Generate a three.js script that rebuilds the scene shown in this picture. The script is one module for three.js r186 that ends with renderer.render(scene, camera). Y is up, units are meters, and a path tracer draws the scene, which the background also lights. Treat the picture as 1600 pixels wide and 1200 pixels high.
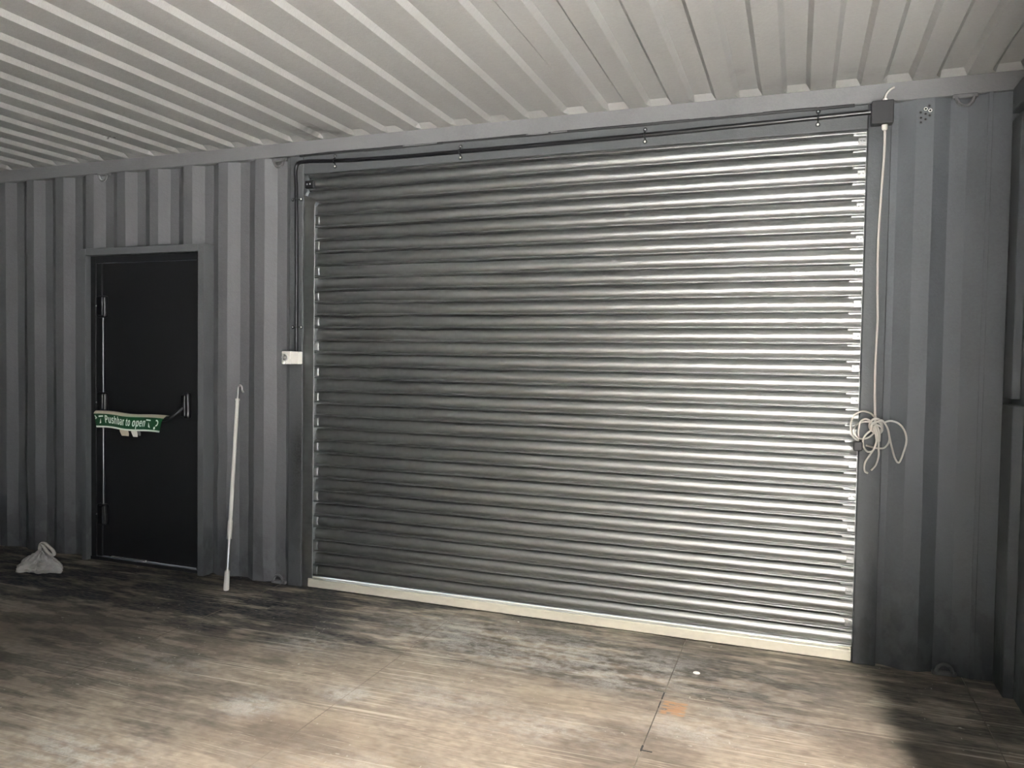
import * as THREE from 'three';
import { RoundedBoxGeometry } from 'three/addons/geometries/RoundedBoxGeometry.js';
import { mergeGeometries, mergeVertices, toCreasedNormals } from 'three/addons/utils/BufferGeometryUtils.js';
import { RectAreaLightUniformsLib } from 'three/addons/lights/RectAreaLightUniformsLib.js';

// ---------------------------------------------------------------- camera, daylight, exposure
const scene = new THREE.Scene();
const D2R = Math.PI / 180;
const camera = new THREE.PerspectiveCamera(52.9, 1600 / 1200, 0.05, 100);
camera.position.set(0, 1.40, 3.902);
camera.rotation.order = 'YXZ';
camera.rotation.set(-1.877 * D2R, 20.318 * D2R, 0.865 * D2R);

const renderer = new THREE.WebGLRenderer({ antialias: true });
renderer.toneMapping = THREE.LinearToneMapping;
renderer.shadowMap.enabled = true;
renderer.shadowMap.type = THREE.PCFSoftShadowMap;
RectAreaLightUniformsLib.init();

// daylight: behind the camera a doorway in the rear wall looks out on a sunlit concrete yard, which throws its light in low;
// the sun itself stands high to the right and does not enter
scene.background = new THREE.Color().setRGB(0.05, 0.06, 0.08);
const DOORWAY = { x0: 0.05, x1: 0.85, y1: 2.35 };
const sun = new THREE.DirectionalLight(0xfbfaf8, 10);
sun.position.set(10, 20, 8); sun.target.position.set(0, 0, 8);
sun.shadow.mapSize.set(2048, 2048);
Object.assign(sun.shadow.camera, { left: -14, right: 14, top: 14, bottom: -14, near: 1, far: 60 });
scene.add(sun, sun.target);
// the second source: a strip lamp under the roof of the joined container, behind the camera and to the right (its fitting is built below)
const LAMP = { x: 0.78, y: 2.615, z: 4.28, w: 0.06, l: 0.80, power: 44 };
renderer.toneMappingExposure = 100;

// ---------------------------------------------------------------- helpers
let seed = 12345;
const rnd = () => { seed = (seed * 1664525 + 1013904223) >>> 0; return seed / 4294967296; };
const rr = (a, b) => a + (b - a) * rnd();
const clamp = (x, a = 0, b = 1) => Math.min(b, Math.max(a, x));
const smooth = (a, b, x) => { const t = clamp((x - a) / (b - a)); return t * t * (3 - 2 * t); };
const mix = (a, b, t) => a + (b - a) * t;
const PERM = new Float32Array(65536); for (let i = 0; i < 65536; i++) PERM[i] = rnd();
const hash = (i, j) => PERM[((i * 73856093) ^ (j * 19349663)) & 65535];
function vn(x, y) {
  const i = Math.floor(x), j = Math.floor(y), fx = x - i, fy = y - j;
  const u = fx * fx * (3 - 2 * fx), v = fy * fy * (3 - 2 * fy);
  const a = hash(i, j), b = hash(i + 1, j), c = hash(i, j + 1), d = hash(i + 1, j + 1);
  return a + (b - a) * u + (c - a) * v + (a - b - c + d) * u * v;
}
const fbm = (x, y, n) => { let s = 0, a = 0.5, t = 0; for (let k = 0; k < n; k++) { s += a * vn(x, y); t += a; a *= 0.5; x = x * 2.03 + 17.1; y = y * 2.03 + 5.3; } return s / t; };
const toS = (l) => 255 * (l <= 0.0031308 ? 12.92 * l : 1.055 * Math.pow(l, 1 / 2.4) - 0.055);
function tex(w, h, fn, srgb, wrap = THREE.MirroredRepeatWrapping) {
  const d = new Uint8Array(w * h * 4);
  for (let j = 0; j < h; j++) for (let i = 0; i < w; i++) {
    const c = fn((i + 0.5) / w, (j + 0.5) / h), k = (j * w + i) * 4;
    for (let q = 0; q < 3; q++) d[k + q] = srgb ? clamp(toS(clamp(c[q])), 0, 255) : clamp(c[q]) * 255;
    d[k + 3] = 255;
  }
  const t = new THREE.DataTexture(d, w, h, THREE.RGBAFormat);
  if (srgb) t.colorSpace = THREE.SRGBColorSpace;
  t.magFilter = THREE.LinearFilter; t.minFilter = THREE.LinearMipmapLinearFilter; t.generateMipmaps = true;
  t.wrapS = t.wrapT = wrap; t.needsUpdate = true;
  return t;
}
const used = {};
const numbered = (n) => { const k = used[n] = (used[n] ?? -1) + 1; return k ? `${n}_${String(k).padStart(3, '0')}` : n; };
function mesh(name, geo, mat, parent, o) {
  const m = new THREE.Mesh(Array.isArray(geo) ? join(geo) : geo, mat);
  m.name = numbered(name); m.castShadow = m.receiveShadow = true;
  if (o?.label) m.userData.label = o.label;
  if (o?.kind) m.userData.kind = o.kind;
  (parent ?? scene).add(m);
  return m;
}
function thing(name, label, category, pos = [0, 0, 0], group) {
  const g = new THREE.Group(); g.name = numbered(name); g.position.set(...pos); scene.add(g);
  g.userData = { label, category }; if (group) g.userData.group = group;
  return g;
}
function structure(name, label) {
  const g = new THREE.Group(); g.name = numbered(name); scene.add(g); g.userData = { kind: 'structure' };
  if (label) g.userData.label = label;
  return g;
}
const strip = (g) => { const q = g.index ? g.toNonIndexed() : g; for (const k of Object.keys(q.attributes)) if (!['position', 'normal', 'uv'].includes(k)) q.deleteAttribute(k); return q; };
const join = (gs) => mergeGeometries(gs.map(strip));
// axis-aligned box between two corners, edges rounded by r, uv in metres
function box(x0, y0, z0, x1, y1, z1, r = 0) {
  const w = x1 - x0, h = y1 - y0, d = z1 - z0;
  let g = r > 0 ? new RoundedBoxGeometry(w, h, d, 2, Math.min(r, w / 2.01, h / 2.01, d / 2.01)) : new THREE.BoxGeometry(w, h, d);
  g = strip(g); g.translate((x0 + x1) / 2, (y0 + y1) / 2, (z0 + z1) / 2);
  return uvBox(g);
}
function uvBox(g) {
  const p = g.attributes.position, n = g.attributes.normal, uv = g.attributes.uv ?? new THREE.BufferAttribute(new Float32Array(p.count * 2), 2);
  for (let i = 0; i < p.count; i++) {
    const ax = Math.abs(n.getX(i)), ay = Math.abs(n.getY(i)), az = Math.abs(n.getZ(i));
    if (az >= ax && az >= ay) uv.setXY(i, p.getX(i), p.getY(i));
    else if (ay >= ax) uv.setXY(i, p.getX(i), p.getZ(i));
    else uv.setXY(i, p.getZ(i), p.getY(i));
  }
  g.setAttribute('uv', uv); return g;
}
// grid surface from a function (u index, v index) -> [x, y, z, u, v]
function grid(nu, nv, fn, flip, crease) {
  const P = [], U = [], I = [];
  for (let j = 0; j <= nv; j++) for (let i = 0; i <= nu; i++) { const q = fn(i, j); P.push(q[0], q[1], q[2]); U.push(q[3] ?? i / nu, q[4] ?? j / nv); }
  for (let j = 0; j < nv; j++) for (let i = 0; i < nu; i++) {
    const a = j * (nu + 1) + i, b = a + 1, c = a + nu + 1, d = c + 1;
    flip ? I.push(a, c, b, b, c, d) : I.push(a, b, c, b, d, c);
  }
  const g = new THREE.BufferGeometry();
  g.setAttribute('position', new THREE.Float32BufferAttribute(P, 3)); g.setAttribute('uv', new THREE.Float32BufferAttribute(U, 2));
  g.setIndex(I); g.computeVertexNormals();
  return crease ? toCreasedNormals(g, crease) : g.toNonIndexed();
}
const curve = (pts, closed) => new THREE.CatmullRomCurve3(pts.map((p) => new THREE.Vector3(...p)), !!closed, 'centripetal');
const tube = (pts, r, n = 40, k = 8, closed = false) => strip(new THREE.TubeGeometry(curve(pts, closed), n, r, k, closed));
function cyl(a, b, r0, r1 = r0, k = 14) {
  const A = new THREE.Vector3(...a), B = new THREE.Vector3(...b), L = A.distanceTo(B);
  const g = new THREE.CylinderGeometry(r1, r0, L, k);
  g.applyQuaternion(new THREE.Quaternion().setFromUnitVectors(new THREE.Vector3(0, 1, 0), B.clone().sub(A).normalize()));
  g.translate((A.x + B.x) / 2, (A.y + B.y) / 2, (A.z + B.z) / 2);
  return strip(g);
}
const ball = (x, y, z, r, sx = 1, sy = 1, sz = 1) => { const g = new THREE.SphereGeometry(r, 14, 10); g.scale(sx, sy, sz); g.translate(x, y, z); return strip(g); };

// ---------------------------------------------------------------- materials
const X0 = -4.4, XW = 5.3, ZH = 2.5;       // the stretch of floor that the main floor texture covers: x from X0, z from -0.06
// spots of pale dust and plaster: x, z, radius x, radius z, strength
const DUST = [[-1.05, 0.42, 0.85, 0.24, 1.0], [-0.75, 0.60, 0.30, 0.12, 0.9], [-1.55, 0.30, 0.5, 0.2, 0.7], [-1.72, 1.17, 0.10, 0.07, 1.1], [-2.35, 1.93, 0.28, 0.14, 0.75], [-2.02, 1.40, 0.12, 0.10, 0.9],
  [-0.35, 0.95, 0.25, 0.12, 0.5], [-1.35, 1.05, 0.3, 0.12, 0.45], [-0.9, 1.15, 0.35, 0.12, 0.5], [-1.2, 1.75, 0.5, 0.2, 0.5], [-0.1, 0.75, 0.25, 0.1, 0.45], [-2.2, 0.75, 0.2, 0.14, 0.5], [-2.6, 1.2, 0.25, 0.1, 0.35]];
const floorHeight = (x, z) => fbm(x * 5, z * 60, 4) * 0.6 + fbm(x * 60, z * 60, 2) * 0.4;
const floorTex = tex(2048, 1024, (u, v) => {
  const x = X0 + u * XW, z = -0.06 + v * ZH;
  const grain = 0.45 * fbm(x * 3.1, z * 70, 4) + 0.55 * fbm(x * 6.5 + 3, z * 170, 4), fine = vn(x * 45, z * 400), mott = fbm(x * 34, z * 52 + 5, 4), blot = fbm(x * 2.2 + 9, z * 2.6, 4), blot2 = fbm(x * 7 + 3, z * 8 + 40, 4), speck = vn(x * 260, z * 260);
  let r = 0.385, g = 0.328, b = 0.262;                                    // worn brown plywood
  const t = (0.56 + 0.66 * grain + 0.16 * (fine - 0.5)) * (0.72 + 0.56 * mott);
  r *= t; g *= t; b *= t;
  const bare = smooth(0.52, 0.66, blot) * 0.55;                            // rubbed, paler wood
  r = mix(r, 0.40, bare * 0.6); g = mix(g, 0.33, bare * 0.6); b = mix(b, 0.245, bare * 0.6);
  const dk = smooth(0.50, 0.34, fbm(x * 1.7 + 31, z * 2.4 + 7, 4));       // old dark stains
  r *= 1 - 0.30 * dk; g *= 1 - 0.31 * dk; b *= 1 - 0.31 * dk;
  // dirty patches and overspray at left and shutter, plus painted shade there and right
  const isle = fbm(x * 1.6 + 70, z * 5.5 + 11, 5), isle2 = fbm(x * 5 + 7, z * 22 + 30, 5);          // islands ragged at every size, for dirty patches and painted shade alike
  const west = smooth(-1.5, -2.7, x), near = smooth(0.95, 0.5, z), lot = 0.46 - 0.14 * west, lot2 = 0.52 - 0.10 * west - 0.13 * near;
  const dirtShade = clamp((0.20 * smooth(lot, lot + 0.10, isle) * smooth(-1.3, -2.2, x + 1.4 * (isle2 - 0.5)) + 0.20 * smooth(lot2, lot2 + 0.12, isle2) * Math.max(west, near) + 0.16 * smooth(0.50, 0.56, isle2 * 0.6 + isle * 0.4) + 0.33 * smooth(0.32, 0.44, isle2 * 0.7 + isle * 0.3) * Math.max(smooth(0.86, 0.74, z + 0.5 * (isle - 0.5)) * smooth(0.5, 0.2, x + z * 0.5), 0.8 * smooth(0.16, 0.10, z + 0.2 * (isle2 - 0.5)), smooth(0.36, 0.46, x + 0.3 * (isle2 - 0.5)))) * (0.7 + 0.6 * fine));
  r *= 1 - dirtShade; g *= 1 - dirtShade * 0.985; b *= 1 - dirtShade * 0.95;
  // long scratches along the boards
  const s1 = smooth(0.80, 0.93, vn(x * 1.3 + 50, z * 150 + x * 5.0)) * smooth(0.42, 0.6, fbm(x * 1.1, z * 6 + 3, 2)), s2 = smooth(0.84, 0.95, vn(x * 2.6 + 7, z * 230 - x * 9.0)) * smooth(0.45, 0.6, fbm(x * 1.9 + 20, z * 5, 2));
  const sc = clamp(s1 * 0.8 + s2 * 0.65);
  const wd = 1 - 0.75 * dirtShade; r = mix(r, 0.60, sc * wd); g = mix(g, 0.54, sc * wd); b = mix(b, 0.45, sc * wd);
  // grey overspray and plaster dust, broken up by grain
  let d = 0;
  for (const q of DUST) { const e = ((x - q[0]) / q[2]) ** 2 + ((z - q[1]) / q[3]) ** 2; if (e < 4) d = Math.max(d, q[4] * Math.exp(-e * 1.1)); }
  const brush = fbm(x * 9 + z * 7, z * 46 - x * 6, 4), crumb = fbm(x * 38, z * 44 + 9, 3);
  d = clamp(d * 1.5) * smooth(0.36, 0.62, blot2 * 0.30 + brush * 0.35 + crumb * 0.35) * (0.45 + 0.75 * speck);
  d = clamp(d * 0.60) * (1 - 0.4 * dirtShade);
  r = mix(r, 0.56, d); g = mix(g, 0.56, d); b = mix(b, 0.54, d);
  const spk = smooth(0.93, 0.99, vn(x * 85 + 3, z * 85)) * smooth(0.45, 0.6, fbm(x * 3 + 60, z * 3, 2));   // plaster crumbs trodden in
  r = mix(r, 0.55, spk * 0.8); g = mix(g, 0.53, spk * 0.8); b = mix(b, 0.47, spk * 0.8);
  // torn orange veneer by the seam
  const ox = smooth(0.015, 0.0, Math.abs(x + 0.435) - 0.04) * smooth(0.015, 0, Math.abs(z - 0.79) - 0.055) * smooth(0.3, 0.5, vn(x * 40, z * 130));
  r = mix(r, 0.46, ox * 0.8); g = mix(g, 0.26, ox * 0.8); b = mix(b, 0.13, ox * 0.8);
  return [r, g, b];
}, true);
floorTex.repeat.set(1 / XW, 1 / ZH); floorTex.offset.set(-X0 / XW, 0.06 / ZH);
const floorBump = tex(1024, 512, (u, v) => { const x = u * 2.6, z = v * 1.3, h = floorHeight(x, z); return [h, h, h]; }, false);
floorBump.repeat.set(1 / 2.6, 1 / 1.3);
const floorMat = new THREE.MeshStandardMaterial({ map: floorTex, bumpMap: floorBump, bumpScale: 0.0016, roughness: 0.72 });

// grey paint sprayed over old steel: dark overspray blots at known places of the back wall
const BLOTS = [[-2.80, 0.82, 0.07, 0.20, 0.75], [-2.83, 0.55, 0.05, 0.2, 0.4], [0.33, 2.50, 0.10, 0.10, 0.5]];
const wallTex = tex(2048, 1024, (u, v) => {
  const x = -5.6 + u * 6.6, y = v * 2.72;
  const a = fbm(x * 3 + 4, y * 1.4, 4), f = vn(x * 150, y * 150), c = fbm(x * 12, y * 5 + 80, 3);
  let t = 0.82 + 0.26 * (a - 0.5) + 0.16 * (c - 0.5) + 0.10 * (f - 0.5) + 0.18;
  for (const q of BLOTS) { const e = ((x - q[0]) / q[2]) ** 2 + ((y - q[1]) / q[3]) ** 2; if (e < 5) t *= 1 - q[4] * Math.exp(-e) * (0.55 + 0.6 * f); }
  const grimeShade = smooth(0.55, 0.10, y + 0.3 * (fbm(x * 9, y * 9 + 3, 3) - 0.5)) * smooth(0.35, 0.6, fbm(x * 22, y * 12, 3));   // scuffs and splashes along the foot, strengthened as painted shade low down
  t *= 1 - 0.26 * grimeShade;
  return [t, t * 0.995, t];
}, false);
wallTex.colorSpace = THREE.NoColorSpace;
wallTex.repeat.set(1 / 6.6, 1 / 2.72); wallTex.offset.set(5.6 / 6.6, 0);
// roof paint: chalky grey with a few sooty overspray smudges close to the rail
const SMUDGE = [[-2.62, 0.15, 0.13, 0.10, 0.55], [-2.52, 0.09, 0.10, 0.05, 0.45], [-0.28, 0.30, 0.06, 0.05, 0.12], [-0.05, 0.12, 0.25, 0.10, 0.16], [0.3, 0.12, 0.25, 0.12, 0.14]];
const roofTex = tex(2048, 1024, (u, v) => {
  const x = -5.6 + u * 6.6, z = v * 2.72, f = vn(x * 140, z * 140), a = fbm(x * 2 + 40, z * 0.9, 4), c = fbm(x * 14, z * 3 + 8, 3);
  let t = 0.92 + 0.16 * (a - 0.5) + 0.08 * (c - 0.5) + 0.05 * (f - 0.5);
  for (const q of SMUDGE) { const e = ((x - q[0]) / q[2]) ** 2 + ((z - q[1]) / q[3]) ** 2; if (e < 6) t *= 1 - q[4] * Math.exp(-e) * (0.4 + 0.8 * fbm(x * 30, z * 30, 2)); }
  const chip = smooth(0.05, 0.02, Math.hypot((x + 3.90), (z - 0.36) * 0.7)) * smooth(0.62, 0.72, vn(x * 70, z * 70));
  t *= 1 - 0.85 * chip;
  return [t, t * 0.995, t * 0.985];
}, false);
roofTex.repeat.set(1 / 6.6, 1 / 2.72); roofTex.offset.set(5.6 / 6.6, 0);
const peel = tex(512, 512, (u, v) => { const h = fbm(u * 40, v * 40, 4) * 0.7 + vn(u * 200, v * 200) * 0.3; return [h, h, h]; }, false);
peel.repeat.set(1.2, 1.2);
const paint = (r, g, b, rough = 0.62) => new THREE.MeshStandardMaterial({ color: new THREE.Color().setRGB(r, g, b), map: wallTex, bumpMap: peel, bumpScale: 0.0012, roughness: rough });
const M = {
  wallHaze: paint(0.102, 0.111, 0.121), frameHaze: paint(0.062, 0.069, 0.074),  // wall and frame paint with the bluish haze of the right end put in
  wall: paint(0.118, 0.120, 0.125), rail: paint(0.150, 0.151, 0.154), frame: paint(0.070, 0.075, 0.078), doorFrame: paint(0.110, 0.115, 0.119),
  ceiling: Object.assign(paint(0.305, 0.303, 0.298, 0.7), { map: roofTex }),
  black: new THREE.MeshStandardMaterial({ color: new THREE.Color().setRGB(0.010, 0.010, 0.0115), roughness: 0.55, bumpMap: peel, bumpScale: 0.0005 }),
  gloss: new THREE.MeshPhysicalMaterial({ color: new THREE.Color().setRGB(0.005, 0.005, 0.007), roughness: 0.36, clearcoat: 0.12, clearcoatRoughness: 0.25 }),
  steel: new THREE.MeshStandardMaterial({ color: new THREE.Color().setRGB(0.62, 0.62, 0.62), metalness: 1, roughness: 0.38 }),
  rod: new THREE.MeshStandardMaterial({ color: new THREE.Color().setRGB(0.26, 0.26, 0.26), metalness: 1, roughness: 0.34 }),
  white: new THREE.MeshStandardMaterial({ color: new THREE.Color().setRGB(0.66, 0.64, 0.59), roughness: 0.45 }),
  cord: new THREE.MeshStandardMaterial({ color: new THREE.Color().setRGB(0.47, 0.445, 0.405), roughness: 0.5 }),
  beige: new THREE.MeshStandardMaterial({ color: new THREE.Color().setRGB(0.62, 0.54, 0.42), roughness: 0.7 }),
  dark: new THREE.MeshStandardMaterial({ color: new THREE.Color().setRGB(0.02, 0.021, 0.022), roughness: 0.8 }),
  seal: new THREE.MeshStandardMaterial({ color: new THREE.Color().setRGB(0.02, 0.02, 0.022), roughness: 0.6 }),
};
const galvRough = tex(1024, 512, (u, v) => { const a = fbm(u * 4, v * 60, 3), b = fbm(u * 60, v * 60, 3), c = 0.45 + 0.07 * (a - 0.5) + 0.06 * (b - 0.5); return [c, c, c]; }, false);
const galvTone = tex(1024, 512, (u, v) => { const a = fbm(u * 10, v * 40, 4), b = fbm(u * 90, v * 70, 2), c = 0.93 + 0.14 * (a - 0.5) + 0.10 * (b - 0.5); return [c * 0.995, c, c]; }, false);
for (const t of [galvRough, galvTone]) t.repeat.set(1 / 2.2, 1 / 1.1);
M.galv = new THREE.MeshStandardMaterial({ color: new THREE.Color().setRGB(0.36, 0.365, 0.362), map: galvTone, metalness: 1, roughness: 1, roughnessMap: galvRough });
M.bar = new THREE.MeshStandardMaterial({ color: new THREE.Color().setRGB(0.66, 0.63, 0.53), map: galvTone, roughness: 0.42, metalness: 0.25 });

// ---------------------------------------------------------------- the setting
const XL = -11.2, XR = 0.90, ZB = 4.80, YC = 2.672;
// floor: plywood boards 1.22 m wide with open joints
{
  const f = structure('floor', 'worn brown plywood floor with pale dust and scratches');
  const xs = []; for (let x = 0.725; x > XL; x -= 1.22) xs.push(x);
  xs.unshift(XR); xs.push(XL);
  const zs = [-0.06, 2.345, ZB];
  for (let j = 0; j < 2; j++) for (let i = 0; i + 1 < xs.length; i++) {
    const g = box(xs[i + 1] + 0.0012, -0.028 + rr(-0.0006, 0.0), zs[j] + 0.001, xs[i] - 0.0012, rr(-0.0012, 0), zs[j + 1] - 0.001, 0.0015);
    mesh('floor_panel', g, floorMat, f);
  }
  for (const [z0, z1, w] of [[0.655, 0.715, 0.006], [0.745, 0.80, 0.005], [1.135, 1.175, 0.007]]) mesh('joint_gap', box(-0.495 - w / 2, -0.004, z0, -0.495 + w / 2, 0.0006, z1), M.seal, f, { label: 'dark open gap in the board joint' });
  mesh('joint_gap', box(-0.497, -0.004, 1.168, -0.455, 0.0006, 1.174), M.seal, f);
  mesh('subfloor', box(XL - 0.1, -0.09, -0.2, XR + 0.1, -0.03, ZB + 0.1), M.dark, f);
}
// roof: pressed corrugations 213 mm apart running across the container, ends closed at the side rail
{
  const c = structure('ceiling', 'pale grey corrugated steel roof');
  const P = 0.2133, H = 0.022, S = 0.020;
  const sheet = (xa, n) => {
    const prof = [];
    for (let k = 0; k < n; k++) { const x = xa + k * P; prof.push([x, 1], [x + 0.104 - S, 1], [x + 0.104, 0], [x + P - S, 0]); }
    prof.push([xa + n * P, 1]);
    const zz = [0.0, 0.006, 0.045, 0.3, 0.9, 1.6, 2.3, 3.2, 4.0, ZB];
    return grid(prof.length - 1, zz.length - 1, (i, j) => {
      const [x, h] = prof[i], z = zz[j], open = j < 2 ? 0 : 1, sag = 0.003 * (vn(x * 3 + 5, z * 1.7) - 0.5);
      return [x + 0.004 * (vn(x * 9, z * 3 + 11) - 0.5) * open, YC + h * H * open + sag * open, z, x, z];
    }, false, 0.25);
  };
  const x0 = 0.333 + 0.010;   // rising flank centred on x = 0.333 - k * P
  for (let k = 2; k > -56; k -= 5) mesh('roof_panel', sheet(x0 + k * P, 5), M.ceiling, c);
  mesh('roof_deck', box(XL - 0.3, YC + 0.045, -0.2, XR + 0.9, YC + 0.075, ZB + 0.1), M.dark, c);
}
// back wall: corrugated side panels around the door and the shutter
const RX = -3.0, WP = 0.2776, DEEP = 0.036;
function corrugated(xa, xb, ya, yb, wob = 1) {
  const xs = [xa], k0 = Math.floor((xa - RX) / WP) - 1;
  for (let k = k0; k < k0 + 60; k++) for (const o of [0, 0.070, 0.138, 0.2096]) { const x = RX + k * WP + o; if (x > xa + 0.004 && x < xb - 0.004) xs.push(x); }
  xs.push(xb);
  const depth = (x) => { const q = (((x - RX) % WP) + WP) % WP; return q < 0.070 ? -DEEP : q < 0.138 ? -DEEP + DEEP * (q - 0.070) / 0.068 : q < 0.2096 ? 0 : -DEEP * (q - 0.2096) / (WP - 0.2096); };
  const n = Math.max(1, Math.round((yb - ya) / 0.12));
  const front = grid(xs.length - 1, n, (i, j) => {
    const y = ya + (yb - ya) * j / n, x = xs[i], e = i && i < xs.length - 1 ? 1 : 0, low = smooth(1.5, 0.3, y);
    return [x + e * wob * (0.3 + low) * 0.010 * (vn(x * 13 + 3, y * 4) - 0.5), y, depth(x) - 0.004 + e * wob * (0.4 + low) * 0.008 * (vn(x * 17, y * 5 + 20) - 0.5), x, y];
  }, false, 0.2);
  return join([front, box(xa, ya, -0.066, xb, yb, -0.05)]);
}
{
  const w = structure('wall_back', 'grey sprayed corrugated steel side wall');
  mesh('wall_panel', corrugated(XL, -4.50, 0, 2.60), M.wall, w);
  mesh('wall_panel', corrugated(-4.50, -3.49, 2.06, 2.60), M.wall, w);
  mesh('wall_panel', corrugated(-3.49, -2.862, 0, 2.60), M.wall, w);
  mesh('wall_panel', corrugated(0.372, 0.748, 0, 2.60, 0.5), M.wallHaze, w);
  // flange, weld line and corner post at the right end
  mesh('corner_post', [box(0.748, 0, -0.06, 0.768, 2.60, -0.002, 0.003), box(0.768, 0, -0.06, 0.843, 2.60, -0.012, 0.002), box(0.80, 0, -0.066, 0.95, 2.60, -0.040)], M.wallHaze, w);
}
{
  const t = structure('trim_1', 'top side rail above the wall panels');
  mesh('side_rail', box(XL, 2.590, -0.066, XR, YC + 0.004, 0.0, 0.006), M.rail, t);
  // broken sealant line under the rail above the shutter
  const g = [], l = [];
  for (let x = -2.8; x < 0.16;) {
    const w = rr(0.08, 0.34), h = 2.5865 + rr(-0.0015, 0.0015);
    g.push(tube([[x - 0.01, h, 0.001], [x + w / 2, h + rr(-0.001, 0.001), 0.002], [x + w + 0.01, 2.5865, 0.001]], rr(0.0055, 0.0085), 8, 6));
    if (x > -2.5 && rnd() < 0.3) l.push(tube([[x, 2.5875, 0.006], [x + w * 0.5, 2.586, 0.0085], [x + w * 0.9, 2.5875, 0.006]], 0.0035, 8, 6));
    x += w;
  }
  mesh('sealant_strip', g, M.seal, t, { label: 'black sealant bead' });
  mesh('sealant_patch', l, M.rail, t, { label: 'grey painted sealant bead' });
}
{
  const w = structure('wall_right', 'grey steel end wall');
  mesh('end_panel', box(0.885, 0, -0.2, XR + 0.05, YC + 0.05, ZB + 0.1), M.wallHaze, w);
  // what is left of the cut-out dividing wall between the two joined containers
  mesh('wall_return', box(0.564, 0, 2.32, 0.885, YC + 0.02, 2.40, 0.004), M.wallHaze, w);
  mesh('post_cover', box(0.842, 0.0, -0.066, 0.885, 1.235, 0.165, 0.006), M.wallHaze, w);
  mesh('upper_cover', box(0.850, 1.26, -0.066, 0.885, 2.47, 0.10, 0.006), M.wallHaze, w);
  mesh('head_bracket', box(0.842, 2.50, -0.066, 0.885, 2.60, 0.20, 0.006), M.wallHaze, w);
}
mesh('wall_left', box(XL - 0.06, 0, -0.2, XL, YC + 0.05, ZB + 0.1), M.wall, null, { kind: 'structure' });
{
  const w = structure('wall_rear', 'grey steel rear wall with a doorway'), d = DOORWAY;
  mesh('wall_panel', box(XL, 0, ZB, d.x0, YC + 0.05, ZB + 0.06), M.wall, w);
  mesh('wall_panel', box(d.x1, 0, ZB, XR + 0.05, YC + 0.05, ZB + 0.06), M.wall, w);
  mesh('wall_panel', box(d.x0, d.y1, ZB, d.x1, YC + 0.05, ZB + 0.06), M.wall, w);
}
mesh('sky_block_wall', box(-16, -0.2, 11.2, 3, 8.5, 11.6), M.dark, null, { kind: 'structure' });  // unseen wall added to block the sky beyond the doorway
{
  const c = thing('strip_lamp', 'strip lamp under the roof behind the camera, with an added black skirt cutting its light', 'lamp', [LAMP.x, LAMP.y, LAMP.z]);
  mesh('body', box(-LAMP.w / 2 - 0.118, 0.006, -LAMP.l / 2 - 0.02, LAMP.w / 2 + 0.03, 0.055, LAMP.l / 2 + 0.02, 0.004), M.dark, c);
  mesh('added_skirt', box(-LAMP.w / 2 - 0.118, -0.124, -LAMP.l / 2 - 0.02, -LAMP.w / 2 - 0.113, 0.008, LAMP.l / 2 + 0.02), M.dark, c);  // added to keep the lamp's light off the left floor and wall
  mesh('diffuser', box(-LAMP.w / 2, -0.010, -LAMP.l / 2, LAMP.w / 2, 0.008, LAMP.l / 2, 0.004), new THREE.MeshStandardMaterial({ color: 0xffffff, emissive: 0xfff6ea, emissiveIntensity: 0.3 }), c);
  const l = new THREE.RectAreaLight(0xfff8ee, LAMP.power, LAMP.w, LAMP.l);
  l.position.set(0, -0.016, 0); l.rotation.x = -Math.PI / 2; c.add(l);
}
// the sunlit concrete yard outside the open end
mesh('ground', box(-14, -0.55, -12, 30, -0.16, 20), new THREE.MeshStandardMaterial({ color: new THREE.Color().setRGB(0.46, 0.455, 0.44), roughness: 0.9 }), null, { kind: 'structure' });

// ---------------------------------------------------------------- roller shutter and its frame
{
  const f = structure('trim_2', 'dark grey painted steel box frame around the roller shutter');
  mesh('post', box(-2.885, 0, -0.066, -2.787, 2.588, 0.0, 0.006), M.frame, f);
  mesh('post', box(0.272, 0, -0.066, 0.370, 2.588, 0.0, 0.006), M.frameHaze, f);
  mesh('lintel', box(-2.787, 2.476, -0.030, 0.272, 2.588, 0.0, 0.006), M.frame, f);
  mesh('head_plate', box(-2.787, 2.476, -0.066, 0.272, 2.60, -0.054), M.frame, f);  // unseen, added to stop sky leaking in above the laths
  mesh('back_strip', [box(-2.80, 0, -0.072, -2.69, 2.60, -0.064), box(-2.80, 0, -0.072, 0.30, 0.06, -0.058)], M.frame, f);  // unseen, added to seal the shutter edges against sky light
  mesh('stop_bracket', box(-2.782, 2.395, -0.030, -2.722, 2.440, -0.006, 0.006), M.black, f, { label: 'black stop bracket' });
  mesh('bolt', [ball(-2.765, 2.418, -0.006, 0.0055, 1, 1, 0.5), ball(-2.745, 2.419, -0.006, 0.0055, 1, 1, 0.5)], M.steel, f);
}
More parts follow.
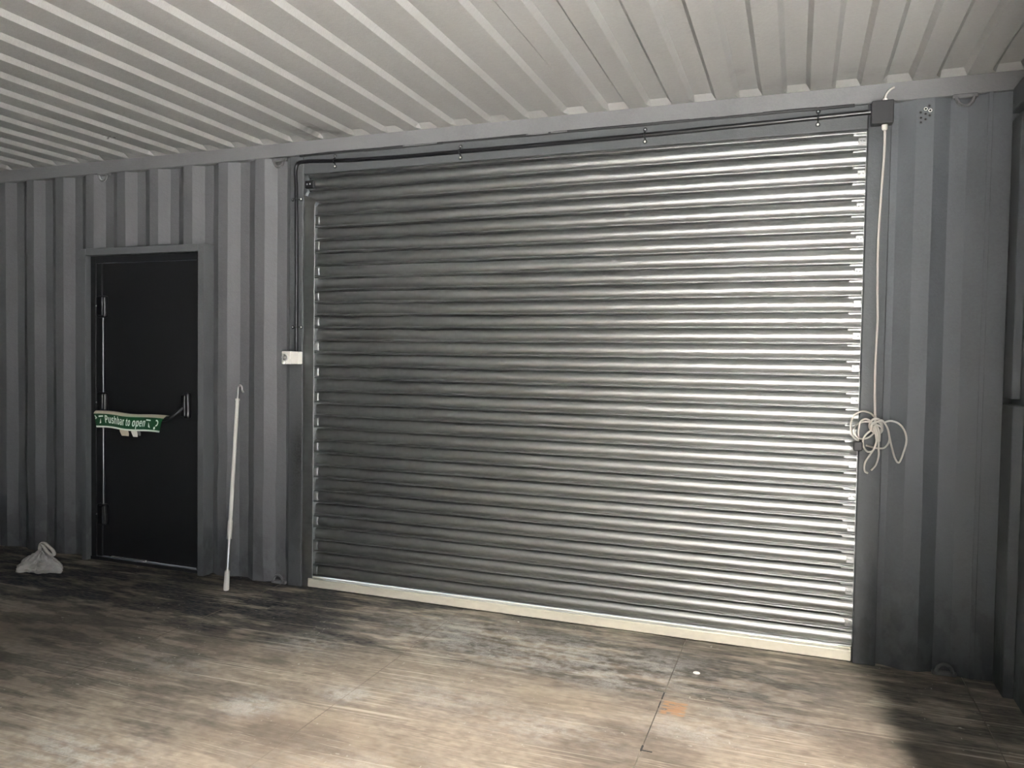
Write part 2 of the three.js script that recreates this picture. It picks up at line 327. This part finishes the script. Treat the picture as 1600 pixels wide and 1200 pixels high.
{
  const s = thing('roller_shutter', 'closed galvanised roller shutter of narrow horizontal laths', 'shutter');
  const P = 0.0750, ZC = -0.032, N = 33, y0 = 0.058;
  const prof = [];
  for (let k = 0; k <= 7; k++) { const a = Math.PI * k / 7; prof.push([0.006 + 0.0055 * (1 - Math.cos(a)), -0.0095 + 0.0115 * Math.sin(a)]); }
  prof.push([0.0182, -0.0150]);
  for (let k = 1; k <= 14; k++) { const q = k / 14; prof.push([0.0190 + 0.0530 * q, -0.0140 + 0.0170 * Math.pow(Math.sin(Math.PI * (0.04 + 0.92 * q)), 0.80)]); }
  prof.push([0.0732, -0.0140], [0.0742, -0.0300], [0.0790, -0.0300], [0.0815, -0.0095]);
  const nx = 30;
  for (let n = 0; n < N; n++) {
    const odd = n % 2, free = n > 29, xa = free ? -2.772 : odd ? -2.712 : -2.745, xb = 0.268, yb = y0 + n * P, tilt = rr(-0.012, 0.012), ph = rr(0, 50);
    const g = grid(nx, prof.length - 1, (i, j) => {
      const x = xa + (xb - xa) * i / nx, [y, z] = prof[j], w = 0.00022 * (vn(x * 0.8 + ph, n * 3.3) - 0.5);
      return [x, yb + y + w * 0.6, ZC + z + tilt * (y - 0.04) + w * (y / P) + 0.0035 * (vn(x * 0.9 + 3, n * 0.21) - 0.5), x, yb + y];
    }, false);
    const lath = mesh('lath', mergeVertices2(g), M.galv, s);
    if (odd) mesh('end_lock', [box(0.235, yb + 0.030, ZC + 0.0, 0.266, yb + 0.062, ZC + 0.0045, 0.002), ball(0.244, yb + 0.046, ZC + 0.0045, 0.004, 1, 1, 0.5), ball(0.257, yb + 0.046, ZC + 0.0045, 0.004, 1, 1, 0.5)], M.galv, lath);
    else if (!free) mesh('end_lock', [box(-2.748, yb + 0.020, ZC - 0.010, -2.690, yb + 0.072, ZC + 0.0075, 0.008)], M.galv, lath);
  }
  mesh('bottom_bar', [box(-2.744, 0.006, -0.040, 0.266, 0.058, -0.004, 0.006), box(-2.744, 0.0, -0.060, 0.266, 0.062, -0.038)], M.bar, s, { label: 'pale bottom bar' });
  // left guide: folded channel with a flared mouth
  mesh('guide_channel', [box(-2.787, 0.006, -0.016, -2.7135, 2.300, -0.011, 0.002), box(-2.787, 0.006, -0.062, -2.780, 2.300, -0.011), box(-2.787, 0.006, -0.066, -2.700, 2.300, -0.060)], M.galv, s);
  mesh('guide_channel', box(0.215, 0.0, -0.066, 0.272, 2.480, -0.050), M.galv, s);  // unseen backing, added to stop sky leaking past the right lath ends
  mesh('guide_flare', grid(6, 4, (i, j) => { const a = i / 6, b = j / 4; return [mix(-2.785, -2.7135, b) + 0.02 * a * b, 2.300 + 0.055 * a * (1 - 0.55 * b), -0.012 + 0.022 * a * a]; }, true), M.galv, s);
}
function mergeVertices2(g) { g.deleteAttribute('normal'); const m = mergeVertices(g, 1e-5); m.computeVertexNormals(); return m; }

// ---------------------------------------------------------------- escape door
{
  const d = structure('door_1', 'black steel emergency exit door in a grey welded frame');
  const zf = 0.053, xl = -4.508, xr = -3.482, top = 2.088;
  mesh('jamb', box(xl, 0, -0.05, xl + 0.041, top, zf, 0.004), M.doorFrame, d);
  mesh('jamb', box(xr - 0.045, 0, -0.05, xr, top, zf, 0.004), M.doorFrame, d);
  mesh('head', box(xl + 0.041, top - 0.046, -0.05, xr - 0.045, top, zf, 0.004), M.doorFrame, d);
  mesh('inner_frame', [box(xl + 0.041, 0, -0.05, xl + 0.085, top - 0.046, 0.012, 0.003), box(xr - 0.09, 0, -0.05, xr - 0.045, top - 0.046, 0.012, 0.003), box(xl + 0.085, top - 0.092, -0.05, xr - 0.09, top - 0.046, 0.012, 0.003)], M.black, d);
  mesh('threshold', box(xl + 0.041, 0, -0.05, xr - 0.045, 0.022, 0.020, 0.003), M.black, d);
  mesh('door_leaf', [box(xl + 0.087, 0.026, -0.05, xr - 0.092, top - 0.094, -0.008, 0.003), box(xl + 0.087, 0.026, -0.008, xl + 0.130, top - 0.094, 0.006, 0.002)], M.black, d);
  mesh('kick_strip', box(-4.30, 0.026, -0.008, -4.00, 0.033, 0.004, 0.001), M.steel, d, { label: 'worn bright metal strip' });
  // panic bolt: gearbox housings, two vertical rods, cross bar and its bearing
  const xh = -4.362;
  for (const y of [1.705, 1.062, 0.312]) {
    const h = mesh('bolt_housing', [box(xh - 0.042, y - 0.075, -0.008, xh + 0.042, y + 0.075, 0.034, 0.018), box(xh - 0.012, y - 0.06, 0.03, xh + 0.040, y + 0.065, 0.052, 0.010)], M.gloss, d);
    mesh('screw', ball(xh - 0.028, y + 0.004, 0.036, 0.006, 1, 1, 0.5), M.steel, h);
  }
  mesh('bolt_rod', cyl([xh + 0.014, 1.125, 0.020], [xh + 0.014, 1.640, 0.020], 0.0055), M.rod, d, { label: 'steel bolt rod' });
  mesh('bolt_rod', cyl([xh + 0.014, 0.385, 0.020], [xh + 0.014, 1.000, 0.020], 0.0055), M.rod, d, { label: 'steel bolt rod' });
  mesh('rod_backing', [box(xh - 0.012, 1.12, -0.008, xh + 0.006, 1.64, 0.016, 0.003), box(xh - 0.012, 0.38, -0.008, xh + 0.006, 1.0, 0.016, 0.003)], M.gloss, d);
  mesh('bar_bearing', [box(-3.672, 0.985, -0.008, -3.618, 1.155, 0.034, 0.018), box(-3.668, 1.0, 0.03, -3.630, 1.14, 0.052, 0.010)], M.gloss, d);
  mesh('push_bar', tube([[xh, 1.045, 0.04], [xh + 0.06, 1.0, 0.085], [-4.0, 0.985, 0.09], [-3.72, 0.99, 0.09], [-3.648, 1.06, 0.045]], 0.013, 40, 10), M.gloss, d);
}
// green notice wrapped over the push bar
{
  const s = thing('push_bar_sign', 'green and white push bar notice with cream tape sagging on the black exit door', 'sign');
  const W = 1024, H = 150, cv = document.createElement('canvas'); cv.width = W; cv.height = H;
  const c = cv.getContext('2d');
  c.fillStyle = '#0d4a26'; c.fillRect(0, 0, W, H);
  c.fillStyle = '#dfe6da'; c.fillRect(0, H - 16, W, 16);
  c.fillStyle = '#eef3ea'; c.strokeStyle = '#eef3ea'; c.font = 'bold 100px sans-serif'; c.textBaseline = 'alphabetic';
  c.fillText('Push', 158, 106, 190); c.fillText('bar', 350, 106, 122); c.save(); c.transform(1, 0, -0.2, 1, 18, 0); c.fillText('to', 488, 106, 70); c.fillText('open', 580, 108, 215); c.restore();
  c.lineWidth = 13; c.beginPath(); c.moveTo(72, 48); c.lineTo(142, 44); c.stroke(); c.beginPath(); c.moveTo(870, 50); c.lineTo(800, 46); c.stroke();
  c.beginPath(); c.moveTo(104, 62); c.lineTo(72, 114); c.lineTo(100, 108); c.closePath(); c.fill(); c.beginPath(); c.moveTo(842, 64); c.lineTo(878, 118); c.lineTo(846, 110); c.closePath(); c.fill();
  c.beginPath(); c.arc(950, 70, 24, -2.0, 1.6); c.lineWidth = 14; c.stroke(); c.beginPath(); c.arc(938, 116, 13, 0, 7); c.fill(); c.beginPath(); c.moveTo(8, 40); c.lineTo(34, 60); c.lineTo(12, 70); c.stroke();
  const t = new THREE.CanvasTexture(cv); t.colorSpace = THREE.SRGBColorSpace;
  const gm = new THREE.MeshStandardMaterial({ map: t, roughness: 0.35, side: THREE.DoubleSide });
  const sag = (u) => -0.012 * u + 0.004 * Math.sin(u * 9);
  const band = (a0, a1, du0, du1, off = 0) => grid(40, 8, (i, j) => {      // strip bent round the bar: a = angle down its section
    const u = i / 40, v = j / 8, a = mix(a0, a1, v), R = 0.036 + off;
    const x = mix(-4.318, -3.735, u) + mix(du0, du1, v) * (u < 0.5 ? -(1 - 2 * u) : (2 * u - 1));
    return [x, 0.985 + sag(u) + R * Math.cos(a) - (a > 1.2 ? (a - 1.2) * 0.075 : 0) - 0.004, 0.09 + R * Math.min(1, Math.sin(Math.min(a, 1.57))) + 0.003 * Math.sin(u * 17), u, 1 - v];
  }, true);
  mesh('notice', band(1.0, 1.95, 0.0, -0.03), gm, s, { label: 'green notice with white lettering' });
  mesh('tape', band(-0.75, 1.03, 0.02, 0.0, 0.001), Object.assign(M.beige.clone(), { side: THREE.DoubleSide }), s, { label: 'cream tape along the top' });
  const tag = (x, w, h, m, name, label, z = 0.115) => mesh(name, grid(2, 4, (i, j) => { const v = j / 4; return [x + w * (i / 2 - 0.5), 0.925 - h * v, z - 0.012 * v + 0.006 * Math.sin(v * 4 + i)]; }, true), m, s, { label });
  tag(-4.07, 0.062, 0.062, Object.assign(M.beige.clone(), { side: THREE.DoubleSide }), 'tape_tail', 'cream tape end');
  tag(-3.985, 0.040, 0.064, Object.assign(M.white.clone(), { side: THREE.DoubleSide }), 'film_tail', 'whitish backing film end');
  tag(-3.948, 0.016, 0.055, Object.assign(M.wall.clone(), { side: THREE.DoubleSide }), 'film_tail', 'grey backing film end');
}

// ---------------------------------------------------------------- wiring
{
  const c = thing('power_cable', 'black cable clipped along the top and left side of the shutter frame', 'cable');
  const pts = [[-2.822, 1.42, 0.011], [-2.824, 1.9, 0.011], [-2.830, 2.40, 0.011], [-2.834, 2.50, 0.011], [-2.818, 2.540, 0.012], [-2.75, 2.546, 0.012], [-2.566, 2.537, 0.011], [-2.2, 2.528, 0.012], [-1.765, 2.527, 0.011], [-1.2, 2.527, 0.012], [-0.751, 2.530, 0.011], [-0.3, 2.536, 0.012], [0.057, 2.542, 0.011], [0.285, 2.546, 0.012]];
  mesh('sheath', tube(pts, 0.0115, 240, 10), M.gloss, c);
  const where = ['first clip along the lintel, nearest the left corner', 'second clip along the lintel from the left corner', 'third clip along the lintel from the left corner', 'fourth clip along the lintel, nearest the junction box', 'upper clip on the left post', 'lower clip on the left post above the key switch'];
  const spots = [[-2.566, 2.537, 0], [-1.765, 2.527, 0], [-0.751, 2.530, 0], [0.057, 2.542, 0], [-2.829, 2.33, 1], [-2.823, 1.57, 1]];
  spots.forEach(([x, y, side], i) => {
    const k = thing('cable_clip', `small black saddle clip, ${where[i]}`, 'clip', [x, y, 0], 'cable saddle clips');
    const a = []; for (let q = 0; q <= 8; q++) { const e = Math.PI * q / 8; a.push([0, -0.0145 * Math.cos(e), 0.005 + 0.0205 * Math.sin(e)]); }
    const band = join([tube([[0, -0.030, 0.003], ...a, [0, 0.030, 0.003]], 0.0042, 24, 6), ball(0, 0.030, 0.002, 0.011, 1, 1, 0.4), ball(0, -0.030, 0.002, 0.011, 1, 1, 0.4)]);
    mesh('saddle', band, M.gloss, k);
    mesh('screw', ball(0, -0.030, 0.006, 0.0055, 1, 1, 0.5), M.white, k);
    mesh('screw', ball(0, 0.030, 0.006, 0.004, 1, 1, 0.5), M.steel, k);
    if (side) k.rotation.z = Math.PI / 2;
  });
  const s = thing('key_switch', 'small white key switch box on the left post of the shutter frame', 'switch', [-2.842, 1.385, 0.0]);
  mesh('housing', [box(-0.056, -0.038, 0, 0.006, 0.040, 0.052, 0.005), box(0.004, -0.037, 0, 0.058, 0.039, 0.046, 0.006)], M.white, s);
  mesh('key_barrel', [cyl([-0.029, 0.004, 0.05], [-0.029, 0.004, 0.062], 0.021, 0.019, 20)], M.steel, s);
  mesh('key', [box(-0.042, 0.010, 0.060, -0.030, 0.024, 0.066, 0.002), box(-0.028, -0.004, 0.060, -0.018, 0.008, 0.068, 0.002), cyl([-0.032, -0.018, 0.056], [-0.040, -0.034, 0.056], 0.009)], M.white, s);
  mesh('keyhole', box(-0.031, -0.014, 0.060, -0.027, 0.020, 0.0635), M.dark, s);
  const b = thing('junction_box', 'dark grey junction box at the top right corner of the shutter frame', 'box', [0.326, 2.535, 0]);
  mesh('housing', box(-0.046, -0.055, 0, 0.046, 0.048, 0.055, 0.006), M.seal, b);
  mesh('cable_gland', [cyl([0.012, -0.057, 0.028], [0.012, -0.076, 0.028], 0.013, 0.012), ball(0.012, -0.076, 0.028, 0.011, 1, 0.6, 1)], M.white, b);
  mesh('cable_gland', [cyl([0.010, 0.048, 0.028], [0.010, 0.060, 0.028], 0.011, 0.010)], M.white, b);
  mesh('lead_end', tube([[0.010, 0.058, 0.028], [0.014, 0.078, 0.030], [0.030, 0.098, 0.030], [0.046, 0.110, 0.018]], 0.0055, 16, 8), M.cord, b, { label: 'short white lead end' });
}
{
  const c = thing('hanging_cord', 'long white power cord hanging in a knotted bundle beside the shutter', 'cord');
  // px(x, y, depth): place on the frame's right post, in metres
  const p = (x, y, z) => [x, y, z];
  const main = [p(0.339, 2.455, 0.028), p(0.340, 2.36, 0.022), p(0.332, 2.15, 0.015), p(0.327, 1.95, 0.014), p(0.329, 1.75, 0.014), p(0.334, 1.60, 0.014), p(0.331, 1.45, 0.014), p(0.331, 1.30, 0.016), p(0.334, 1.19, 0.024), p(0.337, 1.125, 0.040)];
  mesh('lead', tube(main, 0.0056, 120, 8), M.cord, c);
  const K = (px, py, z) => [0.333 + (px - 1366) * 0.00267, 1.158 - (py - 652) * 0.00283, z];
  const loop = (list, name, n = 70) => mesh(name, tube(list.map((q, i) => K(q[0], q[1], q[2] ?? 0.03 + 0.012 * Math.sin(i * 1.7))), 0.0042, n, 8), M.cord, c);
  loop([[1366, 652, 0.03], [1358, 645], [1346, 643], [1334, 650], [1329, 664], [1330, 678], [1336, 688], [1342, 691, 0.03]], 'loop');
  loop([[1360, 658, 0.035], [1352, 655], [1345, 659], [1342, 672], [1342, 692, 0.03]], 'loop');
  loop([[1371, 668, 0.04], [1362, 661], [1350, 660], [1339, 665], [1334, 674], [1338, 684], [1348, 688], [1358, 685], [1366, 676, 0.045]], 'loop');
  loop([[1362, 672, 0.04], [1353, 680], [1349, 690], [1351, 702], [1357, 708], [1364, 706], [1369, 696], [1372, 682, 0.05]], 'loop');
  loop([[1366, 660, 0.045], [1376, 656], [1384, 664], [1389, 677], [1389, 690], [1382, 700], [1370, 702], [1354, 698, 0.03]], 'loop');
  loop([[1380, 660, 0.035], [1390, 657, 0.03], [1402, 660, 0.03], [1412, 671, 0.026], [1416, 686, 0.024], [1413, 704, 0.022], [1405, 724, 0.02], [1400, 718, 0.026], [1394, 700, 0.03], [1389, 680, 0.035]], 'loop', 90);
  loop([[1370, 680, 0.05], [1368, 698], [1360, 714], [1353, 728], [1353, 740], [1358, 743, 0.03]], 'loop');
  loop([[1373, 682, 0.045], [1373, 700], [1374, 714], [1370, 730], [1363, 738, 0.03]], 'loop');
  const knot = [];
  for (let q = 0; q < 3; q++) { const pts = []; for (let k = 0; k < 12; k++) { const a = k / 12 * Math.PI * 2; pts.push(K(1368 + Math.cos(a) * (10 - q * 1.5) + q, 668 + Math.sin(a) * (11 - q * 2) + (q - 1) * 3, 0.036 + q * 0.010 + 0.008 * Math.sin(a * 2 + q))); } knot.push(tube(pts, 0.0050, 48, 8, true)); }
  for (const dx of [-2, 1, 4]) knot.push(tube([K(1366 + dx, 666, 0.05), K(1369 + dx, 676, 0.062), K(1371 + dx * 0.6, 690, 0.052)], 0.0050, 14, 8));
  mesh('knot', knot, M.cord, c, { label: 'tight knot of cord' });
  mesh('connector', [box(0.247, 1.000, 0.004, 0.287, 1.044, 0.040, 0.008), box(0.262, 1.040, 0.014, 0.276, 1.056, 0.030, 0.004)], M.seal, c, { label: 'black plastic connector block' });
}

// ---------------------------------------------------------------- small fittings on the walls
{
  const make = (x, y, label, down) => {
    const g = thing('lashing_ring', label, 'ring', [x, y, 0], 'lashing rings along the wall');
    const a = []; for (let k = 0; k <= 12; k++) { const e = Math.PI * (0.02 + 0.96 * k / 12); a.push([0.034 * Math.cos(e), (down ? -1 : 1) * 0.040 * Math.sin(e), 0.012]); }
    mesh('ring', tube(a, 0.0075, 40, 8), M.rail, g);
    mesh('mount', box(-0.050, down ? -0.006 : -0.014, -0.012, 0.050, down ? 0.014 : 0.006, 0.014, 0.006), M.rail, g);
  };
  make(-4.356, 2.578, 'grey lashing ring under the top rail above the black door', true);
  make(-2.955, 2.570, 'grey lashing ring under the top rail at the upper left corner of the shutter', true);
  make(0.657, 2.578, 'grey lashing ring under the top rail right of the junction box', true);
  make(-2.945, 0.018, 'grey lashing ring at the foot of the wall left of the shutter', false);
  make(0.650, 0.018, 'grey lashing ring at the foot of the wall right of the shutter', false);
  const v = thing('wall_vent', 'small cluster of round vent holes high on the right wall', 'vent', [0.505, 2.515, -0.004]);
  [[0, 0.028], [0.018, 0.020], [-0.020, 0.014], [0, 0.006], [0.016, -0.002], [-0.018, -0.010], [0, -0.018], [-0.018, -0.030], [0.014, 0.040]].forEach(([x, y], i) => {
    const h = mesh('hole_rim', strip(new THREE.TorusGeometry(0.0062, 0.0018, 6, 14).translate(x, y, 0.001)), i < 2 ? M.white : M.wall, v);
    mesh('hole', cyl([x, y, -0.004], [x, y, 0.0012], 0.0055), M.dark, h);
  });
}
// shutter pole leaning on the wall
{
  const A = new THREE.Vector3(-3.152, 0.004, 0.225), B = new THREE.Vector3(-3.252, 1.205, 0.006);
  const at = (t) => A.clone().lerp(B, t).toArray();
  const p = thing('hook_pole', 'white telescopic pole with a steel hook leaning on the wall by the door', 'pole');
  mesh('grip', [cyl(at(0), at(0.085), 0.0165, 0.0150), ball(...at(0.002), 0.0155), cyl(at(0.085), at(0.095), 0.015, 0.009)], M.white, p);
  mesh('inner_tube', cyl(at(0.09), at(0.245), 0.0095), M.steel, p, { label: 'bare steel lower tube' });
  mesh('collar', [cyl(at(0.24), at(0.325), 0.0150, 0.0140), cyl(at(0.325), at(0.335), 0.014, 0.0115)], M.white, p);
  mesh('shaft', [cyl(at(0.33), at(0.93), 0.0112), cyl(at(0.925), at(0.935), 0.0135)], M.white, p);
  const t = at(0.93), u = at(1);
  mesh('hook', tube([t, [u[0] - 0.002, u[1] - 0.03, u[2]], [u[0], u[1] - 0.008, u[2]], [u[0] + 0.014, u[1] + 0.006, u[2] + 0.003], [u[0] + 0.030, u[1] - 0.004, u[2] + 0.006], [u[0] + 0.036, u[1] - 0.026, u[2] + 0.008], [u[0] + 0.046, u[1] - 0.038, u[2] + 0.010]], 0.0058, 40, 8), M.steel, p, { label: 'bent steel hook' });
}
// knotted plastic bag on the floor
{
  const b = thing('plastic_bag', 'crumpled white plastic bag with a looped handle on the floor left of the door', 'bag', [-4.52, 0, 0.34]);
  const bm = new THREE.MeshPhysicalMaterial({ color: new THREE.Color().setRGB(0.60, 0.57, 0.53), roughness: 0.42, transmission: 0.25, thickness: 0, side: THREE.DoubleSide });
  const NU = 72, NV = 26;
  const body = grid(NU, NV, (i, j) => {
    const a = i / NU * Math.PI * 2, v = j / NV, ca = Math.cos(a), sa = Math.sin(a);
    const R = Math.pow(1 - v, 0.85) * (1 + 0.10 * Math.sin(v * 3.1));
    const lobe = 1 + (0.13 * Math.sin(a * 3 + 1.0) + 0.08 * Math.sin(a * 7 + v * 3) + 0.05 * Math.sin(a * 13 + v * 6)) * (1 - 0.3 * v);
    const fold = 0.026 * (vn(a * 3.5 + 3, v * 5) - 0.5) + 0.018 * (Math.abs(vn(a * 7, v * 8 + 9) - 0.5) * 2 - 0.4);
    const belly = v < 0.12 ? 0.90 + 0.10 * v / 0.12 : 1;
    return [ca * R * 0.172 * lobe * belly + 0.005 * v + fold, 0.003 + 0.128 * Math.pow(v, 0.9) + fold * (v > 0.05 ? 1 : 0), sa * R * 0.105 * lobe * belly + fold];
  }, true);
  mesh('body', mergeVertices2(body), bm, b);
  const handle = (pts, r) => { const g = tube(pts, r, 48, 8); g.translate(0, -0.150, 0); g.scale(1, 0.85, 1); g.translate(0, 0.112, 0); return g; };
  mesh('handle', [handle([[-0.010, 0.150, 0], [-0.004, 0.190, 0.006], [0.014, 0.222, 0.010], [0.050, 0.228, 0.014], [0.090, 0.208, 0.016], [0.128, 0.178, 0.016], [0.134, 0.155, 0.018], [0.112, 0.152, 0.020], [0.075, 0.172, 0.018], [0.040, 0.205, 0.016], [0.022, 0.220, 0.013]], 0.011)], bm, b);
}
// scraps on the floor
{
  const scrap = (x, z, s, label) => { const g = thing('paint_flake', label, 'flake', [x, 0, z]); const q = new THREE.IcosahedronGeometry(s, 1); q.scale(1, 0.35, 0.8); q.translate(0, s * 0.33, 0); mesh('flake', strip(q), M.white, g); };
  scrap(-0.392, 0.405, 0.016, 'largest white paint flake on the floor near the right end of the shutter');
  scrap(-1.36, 0.075, 0.006, 'tiny white paint flake close under the middle of the shutter bar');
}

scene.traverse((o) => { if (o.isLight) o.castShadow = true; });
renderer.render(scene, camera);
